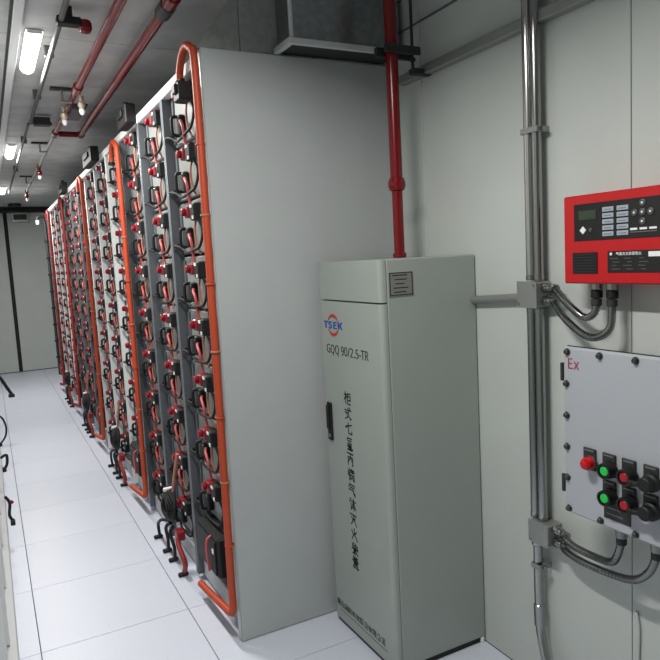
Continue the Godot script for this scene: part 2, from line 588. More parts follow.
func make_module() -> Node3D:
	var t := thing("battery_module", "battery module", "battery module", Vector3.ZERO, -PI / 2)
	put("front_panel", bx(Vector3(0, 0, -0.15), Vector3(0.455, 0.228, 0.30), 0.004), M.module, t)
	for s in [-1.0, 1.0]:
		put("mounting_ear", bx(Vector3(0.21 * s, 0, 0.004), Vector3(0.022, 0.2, 0.008), 0.001), M.rack, t)
	# black service cover with a loop handle, left in the module
	var cover := put("service_cover", bx(Vector3(-0.085, -0.043, 0.013), Vector3(0.08, 0.086, 0.026), 0.005), M.black, t)
	put("cover_screw", MB.new().cyl(Vector3(-0.057, -0.015, 0.0255), Vector3(-0.057, -0.015, 0.030), 0.006, 8, 0.001), M.steel, cover)
	put("handle", MB.new().tube(smooth_path([Vector3(-0.09, -0.004, 0.02), Vector3(-0.09, -0.004, 0.038), Vector3(-0.09, -0.014, 0.047), Vector3(-0.09, -0.072, 0.047), Vector3(-0.09, -0.082, 0.038), Vector3(-0.09, -0.082, 0.02)], 0.01), 0.0075, 7), M.black, t)
	# red positive connector and black negative connector
	var pos := put("positive_connector", bx(Vector3(0.035, 0.06, 0.026), Vector3(0.06, 0.05, 0.05), 0.006), M.red_plastic, t)
	put("plug", MB.new().cyl(Vector3(0.02, 0.06, 0.05), Vector3(0.02, 0.06, 0.068), 0.017, 10, 0.004), M.red_plastic, pos)
	var neg := put("negative_connector", bx(Vector3(0.11, 0.055, 0.024), Vector3(0.065, 0.07, 0.047), 0.006), M.black, t)
	put("white_label", bx(Vector3(0.105, 0.078, 0.049), Vector3(0.026, 0.012, 0.003), 0.0005), M.white, neg)
	put("white_label", bx(Vector3(0.125, 0.031, 0.049), Vector3(0.016, 0.014, 0.003), 0.0005), M.white, neg)
	# cables to the module below
	put("power_cable", MB.new().tube(smooth_path([Vector3(-0.047, -0.03, 0.018), Vector3(-0.01, -0.036, 0.032), Vector3(0.035, -0.07, 0.036), Vector3(0.03, -0.125, 0.03), Vector3(0.034, -0.152, 0.026)], 0.015), 0.0062, 7), M.pink_cable, t)
	put("return_cable", MB.new().tube(smooth_path([Vector3(0.07, 0.04, 0.01), Vector3(0.085, 0.0, 0.03), Vector3(0.08, -0.07, 0.028), Vector3(0.1, -0.12, 0.018)], 0.015), 0.0048, 7), M.amber_cable, t)
	put("signal_cable", MB.new().tube(smooth_path([Vector3(-0.21, -0.075, 0.046), Vector3(-0.17, -0.08, 0.036), Vector3(-0.13, -0.1, 0.02), Vector3(-0.05, -0.108, 0.03), Vector3(0.07, -0.1, 0.034), Vector3(0.14, -0.085, 0.03), Vector3(0.155, -0.02, 0.02), Vector3(0.13, 0.03, 0.03)], 0.015), 0.0065, 6), M.rubber, t)
	put("cable_clip", bx(Vector3(-0.213, -0.072, 0.018), Vector3(0.014, 0.02, 0.036), 0.003), M.black, t)
	put("status_label", bx(Vector3(0.17, 0.02, 0.002), Vector3(0.02, 0.05, 0.004), 0.0005), M.white, t)
	return t


func control_unit(c: int, zc: float) -> void:
	var r := c / 3
	var words := ["large black control unit at the foot of the nearest rack", "black control unit at the foot of the second rack", "black control unit at the foot of the third rack", "black control unit at the foot of the fourth rack", "black control unit at the foot of the last narrow rack"]
	var t := thing("control_unit", words[r], "control unit", Vector3(0.05, 0.282, zc + 0.04), -PI / 2, "control units at the rack feet")
	put("housing", bx(Vector3(0, 0, -0.095), Vector3(0.30, 0.185, 0.34), 0.012), M.black, t)
	put("front_cover", bx(Vector3(0, 0, 0.079), Vector3(0.27, 0.15, 0.01), 0.004), M.black, t)
	put("power_cable", MB.new().tube(smooth_path([Vector3(0.06, 0.078, 0.06), Vector3(0.065, 0.07, 0.09), Vector3(0.07, 0.02, 0.098), Vector3(0.075, -0.07, 0.094)], 0.02), 0.006, 7), M.pink_cable, t)
	put("white_label", bx(Vector3(0.115, 0.03, 0.0855), Vector3(0.02, 0.02, 0.003), 0.0005), M.white, t)


func hoses() -> void:
	var zs := [-0.005, -1.60, -3.22, -4.78, -6.32]
	var words := ["bright orange corrugated hose looped over the corner of the end panel", "orange corrugated hose between the first and second battery racks", "orange corrugated hose between the second and third battery racks", "reddish corrugated hose between the third and fourth battery racks", "reddish corrugated hose on the last narrow battery rack"]
	for i in 5:
		var z: float = zs[i]
		var t := thing("cable_hose", words[i], "hose", Vector3(0, 0, z), 0.0, "orange cable hoses on the rack fronts")
		var x := -0.024 if i == 0 else -0.03
		var top := 2.315 if i == 0 else 2.24
		var pts: Array = smooth_path([Vector3(x, top - 0.068, -0.206), Vector3(x, top - 0.03, -0.204), Vector3(x, top + 0.02, -0.165), Vector3(x, top + 0.045, -0.10), Vector3(x, top + 0.02, -0.035), Vector3(x, top - 0.04, 0.0), Vector3(x, 1.9, 0.004), Vector3(x, 1.2, -0.002), Vector3(x - 0.004, 0.6, 0.003), Vector3(x - 0.006, 0.24, 0.0), Vector3(x - 0.008, 0.15, 0.004), Vector3(x - 0.010, 0.125, -0.03), Vector3(x - 0.010, 0.11, -0.12), Vector3(x - 0.012, 0.085, -0.30), Vector3(x - 0.014, 0.07, -0.44)], 0.03)
		put("corrugated_tube", MB.new().tube(pts, 0.0158, 10, 0.011), M.orange if i < 3 else M.orange_red, t)
		for k in 7:
			put("cable_tie", MB.new().lathe(Vector3(x - 0.001, 0.42 + 0.26 * k, 0.001), Vector3.UP, [Vector2(0.016, -0.004), Vector2(0.0195, -0.003), Vector2(0.0195, 0.003), Vector2(0.016, 0.004)], 10), M.amber_cable if k % 2 else M.orange, t)
		put("end_collar", MB.new().cyl(Vector3(x, top - 0.055, -0.2055), Vector3(x, top - 0.0745, -0.206), 0.021, 10, 0.003), M.black, t)
		# loose wires that run down beside the hose
		var wire := MB.new()
		var wp := []
		for k in 26:
			wp.append(Vector3(x + 0.002 + 0.006 * sin(k * 1.7), 2.2 - k * 0.08, -0.035 - 0.008 * cos(k * 2.3 + i)))
		wire.tube(smooth_path(wp, 0.03), 0.0055, 6)
		put("black_wire", wire, M.rubber, t)


func loose_cables() -> void:
	# bundles of black cable at the foot of the second column of each rack, their lugs hanging to the floor strip
	for r in 4:
		var z := -0.93 - 1.575 * r
		var words := ["coiled black cable bundle at the foot of the nearest rack", "coiled black cable bundle at the foot of the second rack", "coiled black cable bundle at the foot of the third rack", "coiled black cable bundle at the foot of the fourth rack"]
		var t := thing("cable_bundle", words[r], "cable bundle", Vector3(0, 0, z), 0.0, "coiled cables at the rack feet")
		for k in 5:
			var pts := []
			for a in 15:
				var an := TAU * a / 14.0 * 1.0
				pts.append(Vector3(-0.042 - 0.008 * k + 0.006 * sin(an * 2.0 + k), 0.30 + (0.085 - 0.008 * k) * sin(an), (0.10 - 0.012 * k) * cos(an) + 0.01 * k))
			put("coil", MB.new().tube(smooth_path(pts, 0.03), 0.009, 7), M.rubber, t)
		put("tie", bx(Vector3(-0.05, 0.385, 0.02), Vector3(0.05, 0.02, 0.02), 0.004), M.white, t)
		put("feed_cable", MB.new().tube(smooth_path([Vector3(-0.036, 0.62, 0.22), Vector3(-0.044, 0.5, 0.16), Vector3(-0.044, 0.4, 0.1)], 0.02), 0.008, 7), M.amber_cable, t)
		for k in 4:
			var z0: float = [-0.02, 0.02, 0.07, 0.20][k]
			var z1: float = [-0.30, -0.08, 0.06, 0.26][k]
			var red: bool = k == 3
			var rw: String = ["nearest", "second", "third", "fourth"][r]
			var pt: String = ["leftmost black cable tail", "middle black cable tail", "short black cable tail", "red cable tail"][k]
			var c := thing("cable_tail", "%s with a dark lug resting on the floor by the %s rack" % [pt, rw], "cable", Vector3(0, 0, z), 0.0, "cable tails at the rack feet")
			put("cable", MB.new().tube(smooth_path([Vector3(-0.05, 0.203, z0), Vector3(-0.068, 0.17, z0 * 0.6 + z1 * 0.4), Vector3(-0.055, 0.09, z1 + 0.02), Vector3(-0.048, 0.022, z1 - 0.01 * k)], 0.015), 0.009 if not red else 0.013, 7), M.orange_red if red else M.rubber, c)
			put("lug", bx(Vector3(-0.056, 0.0115, z1 - 0.01 * k), Vector3(0.05, 0.02, 0.022), 0.005), M.black, c)
			if red:
				put("red_connector", bx(Vector3(-0.05, 0.205, z0), Vector3(0.04, 0.05, 0.06), 0.006), M.red_plastic, c)


# ---------------------------------------------------------------- gas extinguishing cabinet
func gas_cabinet() -> void:
	var X := 0.406
	var z0 := 0.047
	var z1 := 0.518
	var Hc := 1.52
	var D := 0.824 - X
	var W := z1 - z0
	# local: x towards the photographer, z out of the door
	var t := thing("gas_cabinet", "tall grey-green extinguisher cabinet with a lettered door and black handle", "cabinet", Vector3(X, 0, (z0 + z1) * 0.5), -PI / 2)
	put("body", bx(Vector3(0, 0.022 + (Hc - 0.022) * 0.5, -D * 0.5 - 0.0145), Vector3(W, Hc - 0.022, D - 0.029), 0.004), M.cabinet, t)
	put("header", rounded_front(W, 1.3725, Hc, 0.026), M.cabinet, t)
	var door := put("door", rounded_front(W, 0.022, 1.3665, 0.026), M.cabinet, t)
	put("base", bx(Vector3(0, 0.0105, -D * 0.5 + 0.006), Vector3(W - 0.012, 0.021, D - 0.03), 0.002), M.black, t)
	for s in [-1.0, 1.0]:
		put("foot", MB.new().cyl(Vector3(s * (W * 0.5 - 0.008), 0, -D + 0.012), Vector3(s * (W * 0.5 - 0.008), 0.0215, -D + 0.012), 0.010, 10, 0.002), M.white, t)
	# black lever lock
	var hz := 0.101 - (z0 + z1) * 0.5
	put("handle", bx(Vector3(hz, 0.876, 0.005), Vector3(0.034, 0.156, 0.010), 0.004), M.black, t)
	put("handle_lever", bx(Vector3(hz, 0.895, 0.014), Vector3(0.018, 0.10, 0.010), 0.004), M.rubber, t)
	put("lock_cylinder", MB.new().cyl(Vector3(hz, 0.818, 0.009), Vector3(hz, 0.818, 0.0125), 0.009, 12, 0.001), M.steel, t)
	# emblem: red arcs over and under blue letters
	var zc := (z0 + z1) * 0.5 - 0.013
	var lc := Vector3(0.148 - zc, 1.272, 0.0008)
	for s in [-1.0, 1.0]:
		var arc := MB.new()
		var prev := Vector3.ZERO
		for k in 13:
			var a: float = lerpf(0.14, 0.86, k / 12.0) * PI
			var p := lc + Vector3(cos(a) * 0.044, s * (sin(a) * 0.038), 0)
			if k > 0:
				var d := p - prev
				var b := Basis(d.normalized(), Vector3(-d.y, d.x, 0).normalized(), Vector3.BACK)
				arc.box((p + prev) * 0.5, Vector3(d.length() * 1.1, 0.003 + 0.010 * sin(PI * k / 12.5), 0.0008), 0.0, b)
			prev = p
		put("emblem_arc", arc, M.logo_red, t)
	text("emblem_lettering", "TSEK", 0.028, M.blue, t, lc + Vector3(0, 0, 0.0004), true).scale.x = 1.75
	text("model_lettering", "GQQ 90/2.5-TR", 0.035, M.print, t, Vector3(0.246 - zc, 1.176, 0.0008))
	lettering("door_lettering", "柜式七氟丙烷气体灭火装置", Vector3(0.211 - zc, 0.972, 0.0008), 0.046, Vector3(0, -0.0608, 0), M.print, t, 0.105)
	lettering("maker_lettering", "湖北消防科技股份有限公司", Vector3(0.058 - zc, 0.082, 0.0008), 0.025, Vector3(0.0318, 0, 0), M.faint_print, t, 0.10)
	put("maker_rule", bx(Vector3(-0.005, 0.066, 0.0006), Vector3(0.36, 0.004, 0.0008), 0.0), M.grey_print, t)
	# rating plate on the side
	var plate := put("rating_plate", bx(Vector3(W * 0.5 + 0.001, 1.432, -(0.492 - X)), Vector3(0.003, 0.084, 0.10), 0.0005), M.steel_dull, t)
	var rows := MB.new()
	for k in 5:
		rows.box(Vector3(W * 0.5 + 0.0026, 1.463 - 0.0145 * k, -(0.487 - X) - 0.004 * (k % 2)), Vector3(0.001, 0.0035, 0.062 - 0.012 * (k % 3)), 0.0)
	rows.box(Vector3(W * 0.5 + 0.0028, 1.4715, -(0.492 - X)), Vector3(0.001, 0.003, 0.094), 0.0)
	rows.box(Vector3(W * 0.5 + 0.0028, 1.395, -(0.492 - X)), Vector3(0.001, 0.003, 0.094), 0.0)
	for s in [-1.0, 1.0]:
		rows.box(Vector3(W * 0.5 + 0.0028, 1.432, -(0.492 - X) + 0.046 * s), Vector3(0.001, 0.08, 0.003), 0.0)
	put("plate_print", rows, M.print, plate)


# a door skin whose side edges are rolled over, standing on the local plane z = 0
func rounded_front(w: float, y0: float, y1: float, depth: float) -> MB:
	var mb := MB.new()
	var r := 0.018
	var prof := []
	prof.append([Vector3(-w * 0.5, 0, -depth), Vector3.LEFT])
	for k in 7:
		var a := PI - PI * 0.5 * k / 6.0
		prof.append([Vector3(-w * 0.5 + r + cos(a) * r, 0, -r + sin(a) * r), Vector3(cos(a), 0, sin(a))])
	for k in 7:
		var a := PI * 0.5 - PI * 0.5 * k / 6.0
		prof.append([Vector3(w * 0.5 - r + cos(a) * r, 0, -r + sin(a) * r), Vector3(cos(a), 0, sin(a))])
	prof.append([Vector3(w * 0.5, 0, -depth), Vector3.RIGHT])
	for k in prof.size() - 1:
		var p: Vector3 = prof[k][0]
		var q: Vector3 = prof[k + 1][0]
		var lo := Vector3(0, y0, 0)
		var hi := Vector3(0, y1, 0)
		mb.tri(p + lo, q + lo, q + hi, prof[k][1], prof[k + 1][1], prof[k + 1][1])
		mb.tri(p + lo, q + hi, p + hi, prof[k][1], prof[k + 1][1], prof[k][1])
		var c := Vector3(0, 0, -depth)
		mb.tri(c + hi, p + hi, q + hi, Vector3.UP, Vector3.UP, Vector3.UP)
		mb.tri(c + lo, p + lo, q + lo, Vector3.DOWN, Vector3.DOWN, Vector3.DOWN)
	return mb


# ---------------------------------------------------------------- conduits on the right wall
func wall_conduits() -> void:
	var xw := 0.79
	for i in 2:
		var z: float = [0.832, 0.866][i]
		var t := thing("steel_conduit", ["bright steel conduit, left of the two running down the wall", "steel conduit, right of the two running down the wall"][i], "conduit", Vector3(xw, 0, z), 0.0, "upright steel conduits on the right wall")
		put("upper_tube", MB.new().cyl(Vector3(0, 1.428, 0), Vector3(0, CEIL - 0.001, 0), 0.0155, 16), M.chrome if i == 0 else M.steel, t)
		put("lower_tube", MB.new().cyl(Vector3(0, 0.628, 0), Vector3(0, 1.340, 0), 0.0155, 16), M.steel, t)
		for y in [1.438, 1.33, 0.638]:
			put("locknut", MB.new().cyl(Vector3(0, y - 0.009, 0), Vector3(0, y + 0.009, 0), 0.0168, 12, 0.002), M.steel, t)
	for k in 2:
		var y: float = [1.90, 0.46][k]
		var t := thing("pipe_saddle", ["steel saddle clip holding the twin conduits above the upper box", "steel saddle clip on the single conduit under the lower box"][k], "clip", Vector3(xw, y, [0.849, 0.845][k]), 0.0, "conduit saddle clips")
		var w: float = [0.069, 0.038][k]
		put("strap", bx(Vector3(-0.0175, 0, 0), Vector3(0.003, 0.018, w), 0.001), M.steel_dull, t)
		put("strap_side", bx(Vector3(0.009, 0, w * 0.5), Vector3(0.054, 0.018, 0.003), 0.001), M.steel_dull, t)
		put("strap_side", bx(Vector3(0.009, 0, -w * 0.5), Vector3(0.054, 0.018, 0.003), 0.001), M.steel_dull, t)
		put("screw", MB.new().cyl(Vector3(0.0, 0, w * 0.5 + 0.001), Vector3(0.0, 0, w * 0.5 + 0.014), 0.007, 10, 0.002), M.steel, t)
	# junction boxes
	for k in 2:
		var y: float = [1.3835, 0.59][k]
		var z: float = [0.842, 0.872][k]
		var t := thing("junction_box", ["upper steel junction box where the conduits meet the red panel's hoses", "lower steel junction box on the conduits under the white control box"][k], "junction box", Vector3(WALL_X, y, z), -PI / 2, "steel junction boxes on the wall")
		put("box_body", bx(Vector3(0, 0, 0.034), Vector3(0.084, [0.082, 0.072][k], 0.064), 0.003), M.steel_dull, t)
		put("cover", bx(Vector3(0, 0, 0.0675), Vector3(0.086, [0.086, 0.076][k], 0.003), 0.001), M.steel_dull, t)
		for s in [-1.0, 1.0]:
			put("screw", MB.new().cyl(Vector3(0.033 * s, 0.03 * s, 0.069), Vector3(0.033 * s, 0.03 * s, 0.0705), 0.005, 8, 0.0005), M.steel, t)
		for j in 2:
			var yy: float = [0.020, -0.020][j]
			var g := put("gland", MB.new().cyl(Vector3(0.043, yy, 0.036), Vector3(0.066, yy, 0.036), 0.017, 6, 0.002), M.steel, t)
			put("collar", MB.new().cyl(Vector3(0.066, yy, 0.036), Vector3(0.078, yy, 0.036), 0.0145, 12, 0.002), M.steel, g)
	# single conduit from the lower box to the floor, bending out at the foot
	var low := thing("steel_conduit", "single steel conduit bending outward between the lower box and floor", "conduit", Vector3.ZERO, 0.0, "upright steel conduits on the right wall")
	put("tube", MB.new().tube(smooth_path([Vector3(xw, 0.552, 0.840), Vector3(xw, 0.4, 0.840), Vector3(xw, 0.30, 0.842), Vector3(xw - 0.004, 0.22, 0.851), Vector3(xw - 0.012, 0.10, 0.89), Vector3(xw - 0.016, 0.001, 0.925)], 0.02), 0.0155, 14), M.steel, low)
	put("coupling", MB.new().cyl(Vector3(xw, 0.24, 0.844), Vector3(xw, 0.32, 0.841), 0.019, 14, 0.003), M.steel, low)
	put("locknut", MB.new().cyl(Vector3(xw, 0.53, 0.840), Vector3(xw, 0.551, 0.840), 0.0205, 12, 0.002), M.steel, low)
	# flat run from the gas cabinet to the upper box
	var run := thing("horizontal_conduit", "short level grey conduit from the gas cabinet to the upper junction box", "conduit", Vector3.ZERO)
	put("tube", MB.new().cyl(Vector3(0.811, 1.352, 0.5190), Vector3(0.811, 1.370, 0.798), 0.0150, 16), M.steel_dull, run)
	put("gland", MB.new().cyl(Vector3(0.811, 1.3520, 0.5185), Vector3(0.811, 1.3522, 0.522), 0.0158, 6, 0.002), M.steel_dull, run)
	# flexible hoses
	var fx := 0.786
	var F := [
		["upper ribbed steel hose from the junction box to the red panel's left gland", [Vector3(fx, 1.4035, 0.927), Vector3(fx - 0.01, 1.400, 0.95), Vector3(fx - 0.02, 1.372, 0.99), Vector3(fx - 0.025, 1.335, 1.045), Vector3(fx - 0.022, 1.322, 1.075), Vector3(fx - 0.02, 1.338, 1.103), Vector3(fx - 0.015, 1.370, 1.106)]],
		["lower ribbed steel hose from the junction box to the red panel's right gland", [Vector3(fx, 1.3635, 0.927), Vector3(fx - 0.012, 1.355, 0.95), Vector3(fx - 0.03, 1.318, 1.0), Vector3(fx - 0.038, 1.278, 1.07), Vector3(fx - 0.036, 1.268, 1.12), Vector3(fx - 0.025, 1.298, 1.160), Vector3(fx - 0.015, 1.370, 1.159)]],
		["upper ribbed steel hose from the lower junction box to the white control box", [Vector3(fx, 0.610, 0.957), Vector3(fx - 0.012, 0.606, 0.975), Vector3(fx - 0.02, 0.598, 1.02), Vector3(fx - 0.028, 0.600, 1.10), Vector3(fx - 0.045, 0.618, 1.175), Vector3(fx - 0.052, 0.652, 1.203), Vector3(fx - 0.052, 0.70, 1.216)]],
		["lower ribbed steel hose from the lower junction box to the white control box", [Vector3(fx, 0.570, 0.957), Vector3(fx - 0.012, 0.566, 0.975), Vector3(fx - 0.022, 0.562, 1.04), Vector3(fx - 0.03, 0.570, 1.15), Vector3(fx - 0.045, 0.596, 1.25), Vector3(fx - 0.052, 0.645, 1.305), Vector3(fx - 0.052, 0.70, 1.326)]],
	]
	for f in F:
		var t := thing("flexible_conduit", f[0], "hose", Vector3.ZERO, 0.0, "ribbed steel hoses on the wall")
		var pts: Array = f[1]
		put("ribbed_tube", MB.new().tube(smooth_path(pts, 0.015), 0.0118, 10, 0.010, 0.2), M.flex, t)
		var e: Vector3 = pts[-1]
		put("ferrule", MB.new().cyl(pts[0] - Vector3(0, 0, 0.0005), pts[0] + Vector3(-0.003, -0.001, 0.02), 0.0145, 10, 0.002), M.steel, t)
		put("ferrule", MB.new().cyl(e - Vector3(0, 0.012, 0), e + Vector3(0, 0.008, 0), 0.0145, 10, 0.002), M.dark, t)
	# thin wire low on the wall
	var wire := tag(put("wall_wire", MB.new().tube(smooth_path([Vector3(WALL_X - 0.005, 0.45, 1.196), Vector3(WALL_X - 0.006, 0.40, 1.205), Vector3(WALL_X - 0.006, 0.30, 1.203), Vector3(WALL_X - 0.006, 0.15, 1.201), Vector3(WALL_X - 0.006, 0.003, 1.20)], 0.02), 0.005, 8), M.wall), "thin pale cable running down beside the wall joint under the control box", "cable")


# ---------------------------------------------------------------- red fire alarm panel
func alarm_panel() -> void:
	var z0 := 1.027
	var z1 := 1.50
	var zc := (z0 + z1) * 0.5
	var W := z1 - z0
	var y0 := 1.424
	var y1 := 1.674
	var t := thing("fire_alarm_panel", "red wall-mounted fire alarm control panel with black keypad and speaker", "control panel", Vector3(WALL_X, 0, zc), -PI / 2)
	var f := 0.10
	put("housing", bx(Vector3(0, (y0 + y1) * 0.5, f * 0.5), Vector3(W, y1 - y0, f - 0.002), 0.004), M.red_panel, t)
	var disp := put("display_panel", bx(Vector3(0.010, 1.597, f), Vector3(0.412, 0.103, 0.003), 0.001), M.black, t)
	var zl := func(z: float) -> float: return z - zc
	put("screen", bx(Vector3(zl.call(1.1155), 1.6165, f + 0.002), Vector3(0.060, 0.026, 0.002), 0.0005), M.lcd, disp)
	var dia := MB.new()
	dia.box(Vector3(zl.call(1.1), 1.575, f + 0.002), Vector3(0.016, 0.016, 0.002), 0.0005, Basis(Vector3.BACK, PI / 4))
	put("indicator", dia, M.white, disp)
	put("key_switch", MB.new().cyl(Vector3(zl.call(1.126), 1.575, f + 0.001), Vector3(zl.call(1.126), 1.575, f + 0.004), 0.006, 10, 0.001), M.nav, disp)
	var keys := []
	for r in 5:
		for c in 2:
			keys.append(Vector3(zl.call([1.185, 1.231][c]), 1.627 - 0.0165 * r, f + 0.0025))
	for p in keys:
		var k := put("key", bx(p, Vector3(0.036, 0.0125, 0.004), 0.001), M.key, t)
		put("legend", bx(p + Vector3(0.0, -0.0005, 0.0022), Vector3(0.024, 0.0025, 0.0006), 0.0), M.grey_print, k)
	var nc := Vector3(zl.call(1.290), 1.611, f + 0.0025)
	for k in 5:
		var a := PI * 0.5 * k
		var p := nc + (Vector3(cos(a), sin(a), 0) * 0.0235 if k < 4 else Vector3.ZERO)
		var m := MB.new()
		m.lathe(p - Vector3(0, 0, 0.0015), Vector3.BACK, [Vector2(0, 0), Vector2(0.0092, 0), Vector2(0.0092, 0.003), Vector2(0.007, 0.004), Vector2(0.007, 0.0032), Vector2(0, 0.0032)], 12)
		var key := put("arrow_key", m, M.nav, t)
		put("arrow_mark", bx(p + Vector3(0, 0, 0.0025), Vector3(0.005, 0.005, 0.0012), 0.0003), M.white, key)
	# status line under the arrows
	var st := MB.new()
	for k in 3:
		st.box(Vector3(zl.call(1.264 + 0.028 * k), 1.569, f + 0.002), Vector3(0.021, 0.0055, 0.001), 0.0)
	put("status_lettering", st, M.white, disp)
	put("status_rule", bx(Vector3(zl.call(1.292), 1.561, f + 0.002), Vector3(0.078, 0.0018, 0.001), 0.0), M.grey_print, disp)
	# speaker grille
	var sp := put("speaker", bx(Vector3(zl.call(1.104), 1.4825, f), Vector3(0.086, 0.060, 0.003), 0.001), M.black, t)
	for k in 7:
		put("grille_bar", bx(Vector3(zl.call(1.104), 1.4585 + 0.008 * k, f + 0.002), Vector3(0.072, 0.0022, 0.002), 0.0005), M.dark, sp)
	var lab := put("instruction_plate", bx(Vector3(zl.call(1.312), 1.4845, f), Vector3(0.262, 0.058, 0.003), 0.001), M.black, t)
	put("logo_mark", MB.new().cyl(Vector3(zl.call(1.193), 1.506, f + 0.001), Vector3(zl.call(1.193), 1.506, f + 0.0025), 0.0042, 10), M.white, lab)
	lettering("heading", "气体灭火控制装置", Vector3(zl.call(1.210), 1.5022, f + 0.002), 0.0075, Vector3(0.0098, 0, 0), M.white, lab, 0.16)
	var lines := MB.new()
	for r in 4:
		for c in 3:
			lines.box(Vector3(zl.call(1.203 + 0.042 * c + 0.006 * (r % 2)), 1.4935 - 0.0095 * r, f + 0.002), Vector3(0.026 - 0.006 * ((r + c) % 3), 0.0026, 0.001), 0.0)
	put("instruction_lines", lines, M.nav, lab)
	put("sticker", bx(Vector3(zl.call(1.337), 1.503, f + 0.002), Vector3(0.06, 0.013, 0.001), 0.0002), M.white, lab)
	for z in [1.106, 1.159]:
		var g := put("cable_gland", MB.new().cyl(Vector3(z - zc, 1.404, 0.055), Vector3(z - zc, 1.4245, 0.055), 0.017, 12, 0.002), M.steel, t)
		put("gland_nut", MB.new().cyl(Vector3(z - zc, 1.380, 0.055), Vector3(z - zc, 1.405, 0.055), 0.0165, 6, 0.002), M.black, g)


# ---------------------------------------------------------------- white explosion-proof control box
func control_box() -> void:
	var z0 := 1.083
	var z1 := 1.56
	var zc := (z0 + z1) * 0.5
	var W := z1 - z0
	var y0 := 0.762
	var y1 := 1.250
	var yc := (y0 + y1) * 0.5
	var f := 0.17
	var t := thing("control_box", "white bolted control box marked Ex with push buttons and switches", "control box", Vector3(WALL_X, 0, zc), -PI / 2)
	put("body", bx(Vector3(0, yc, 0.068), Vector3(W - 0.05, y1 - y0 - 0.05, 0.132), 0.012), M.ex, t)
	put("body_flange", bx(Vector3(0, yc, 0.139), Vector3(W - 0.004, y1 - y0 - 0.004, 0.014), 0.003), M.ex, t)
	put("gasket", bx(Vector3(0, yc, 0.148), Vector3(W + 0.002, y1 - y0 + 0.002, 0.005), 0.001), M.rubber, t)
	var lid := put("lid", bx(Vector3(0, yc, 0.1605), Vector3(W, y1 - y0, 0.019), 0.006), M.ex, t)
	for k in 5:
		for s in [-1.0, 1.0]:
			var p := Vector3(-W * 0.5 + 0.018 + (W - 0.036) * k / 4.0, yc + s * ((y1 - y0) * 0.5 - 0.014), 0.168)
			bolt(t, p)
	for k in range(1, 5):
		for s in [-1.0, 1.0]:
			bolt(t, Vector3(s * (W * 0.5 - 0.014), y0 + 0.014 + (y1 - y0 - 0.028) * k / 5.0, 0.168))
	for y in [1.175, 0.845]:
		put("hinge", bx(Vector3(-W * 0.5 - 0.006, y, 0.15), Vector3(0.014, 0.040, 0.022), 0.004), M.dark, t)
		put("hinge_pin", MB.new().cyl(Vector3(-W * 0.5 - 0.008, y - 0.026, 0.163), Vector3(-W * 0.5 - 0.008, y + 0.026, 0.163), 0.006, 10, 0.001), M.dark, t)
	text("ex_lettering", "Ex", 0.030, M.ex_red, t, Vector3(-W * 0.5 + 0.038, 1.203, f + 0.0006))
	# two rows of operators, each on a black legend plate
	var cols := [1.163, 1.227, 1.288, 1.352]
	for row in 2:
		for c in 4:
			if row == 1 and c == 0:
				continue
			var p := Vector3(cols[c] + 0.022 - zc, [0.937, 0.862][row], f)
			var plate := put("legend_plate", bx(p + Vector3(-0.007, 0.006, 0.003), Vector3(0.042, 0.062, 0.006), 0.002), M.dark, t)
			put("legend", bx(p + Vector3(-0.007, 0.031, 0.0064), Vector3(0.03, 0.003, 0.0008), 0.0), M.grey_print, plate)
			if c == 0:
				var lamp := put("indicator_lamp", MB.new().lathe(p + Vector3(0, -0.002, 0.006), Vector3.BACK, [Vector2(0.0, 0), Vector2(0.019, 0), Vector2(0.019, 0.012), Vector2(0.0175, 0.022), Vector2(0.013, 0.030), Vector2(0.007, 0.034), Vector2(0, 0.035)], 16), M.red_lens, t)
				put("lamp_ring", MB.new().cyl(p + Vector3(0, -0.002, 0.005), p + Vector3(0, -0.002, 0.012), 0.0215, 16, 0.002), M.dark, lamp)
			elif c < 3:
				var b := put("push_button", MB.new().lathe(p + Vector3(0, -0.004, 0.006), Vector3.BACK, [Vector2(0, 0), Vector2(0.023, 0), Vector2(0.023, 0.010), Vector2(0.021, 0.030), Vector2(0.016, 0.030), Vector2(0.016, 0.024), Vector2(0, 0.024)], 18), M.black, t)
				put("button_cap", MB.new().cyl(p + Vector3(0, -0.004, 0.028), p + Vector3(0, -0.004, 0.034), 0.0135, 16, 0.002), M.green_cap if c == 1 else M.red_cap, b)
			else:
				var b := put("rotary_switch", MB.new().lathe(p + Vector3(0, -0.004, 0.006), Vector3.BACK, [Vector2(0, 0), Vector2(0.024, 0), Vector2(0.024, 0.012), Vector2(0.019, 0.016), Vector2(0.019, 0.034), Vector2(0.016, 0.037), Vector2(0, 0.037)], 18), M.black, t)
				var grip := MB.new()
				grip.box(p + Vector3(-0.016, -0.008, 0.034), Vector3(0.052, 0.013, 0.014), 0.004, Basis(Vector3.BACK, 0.18))
				grip.cyl(p + Vector3(-0.042, -0.012, 0.026), p + Vector3(-0.042, -0.012, 0.042), 0.0085, 12, 0.002)
				put("switch_grip", grip, M.rubber, b)
	var np := put("name_plate", bx(Vector3(1.265 - zc, 0.812, f + 0.001), Vector3(0.084, 0.042, 0.003), 0.0005), M.dark, t)
	put("plate_print", bx(Vector3(1.265 - zc, 0.823, f + 0.0028), Vector3(0.06, 0.003, 0.0008), 0.0), M.grey_print, np)
	put("plate_print", bx(Vector3(1.258 - zc, 0.806, f + 0.0028), Vector3(0.05, 0.003, 0.0008), 0.0), M.grey_print, np)
	for z in [1.216, 1.326]:
		var g := put("cable_gland", MB.new().cyl(Vector3(z - zc, 0.728, 0.093), Vector3(z - zc, 0.79, 0.093), 0.0175, 12, 0.002), M.steel, t)
		put("gland_nut", MB.new().cyl(Vector3(z - zc, 0.708, 0.093), Vector3(z - zc, 0.73, 0.093), 0.0165, 6, 0.002), M.steel_dull, g)


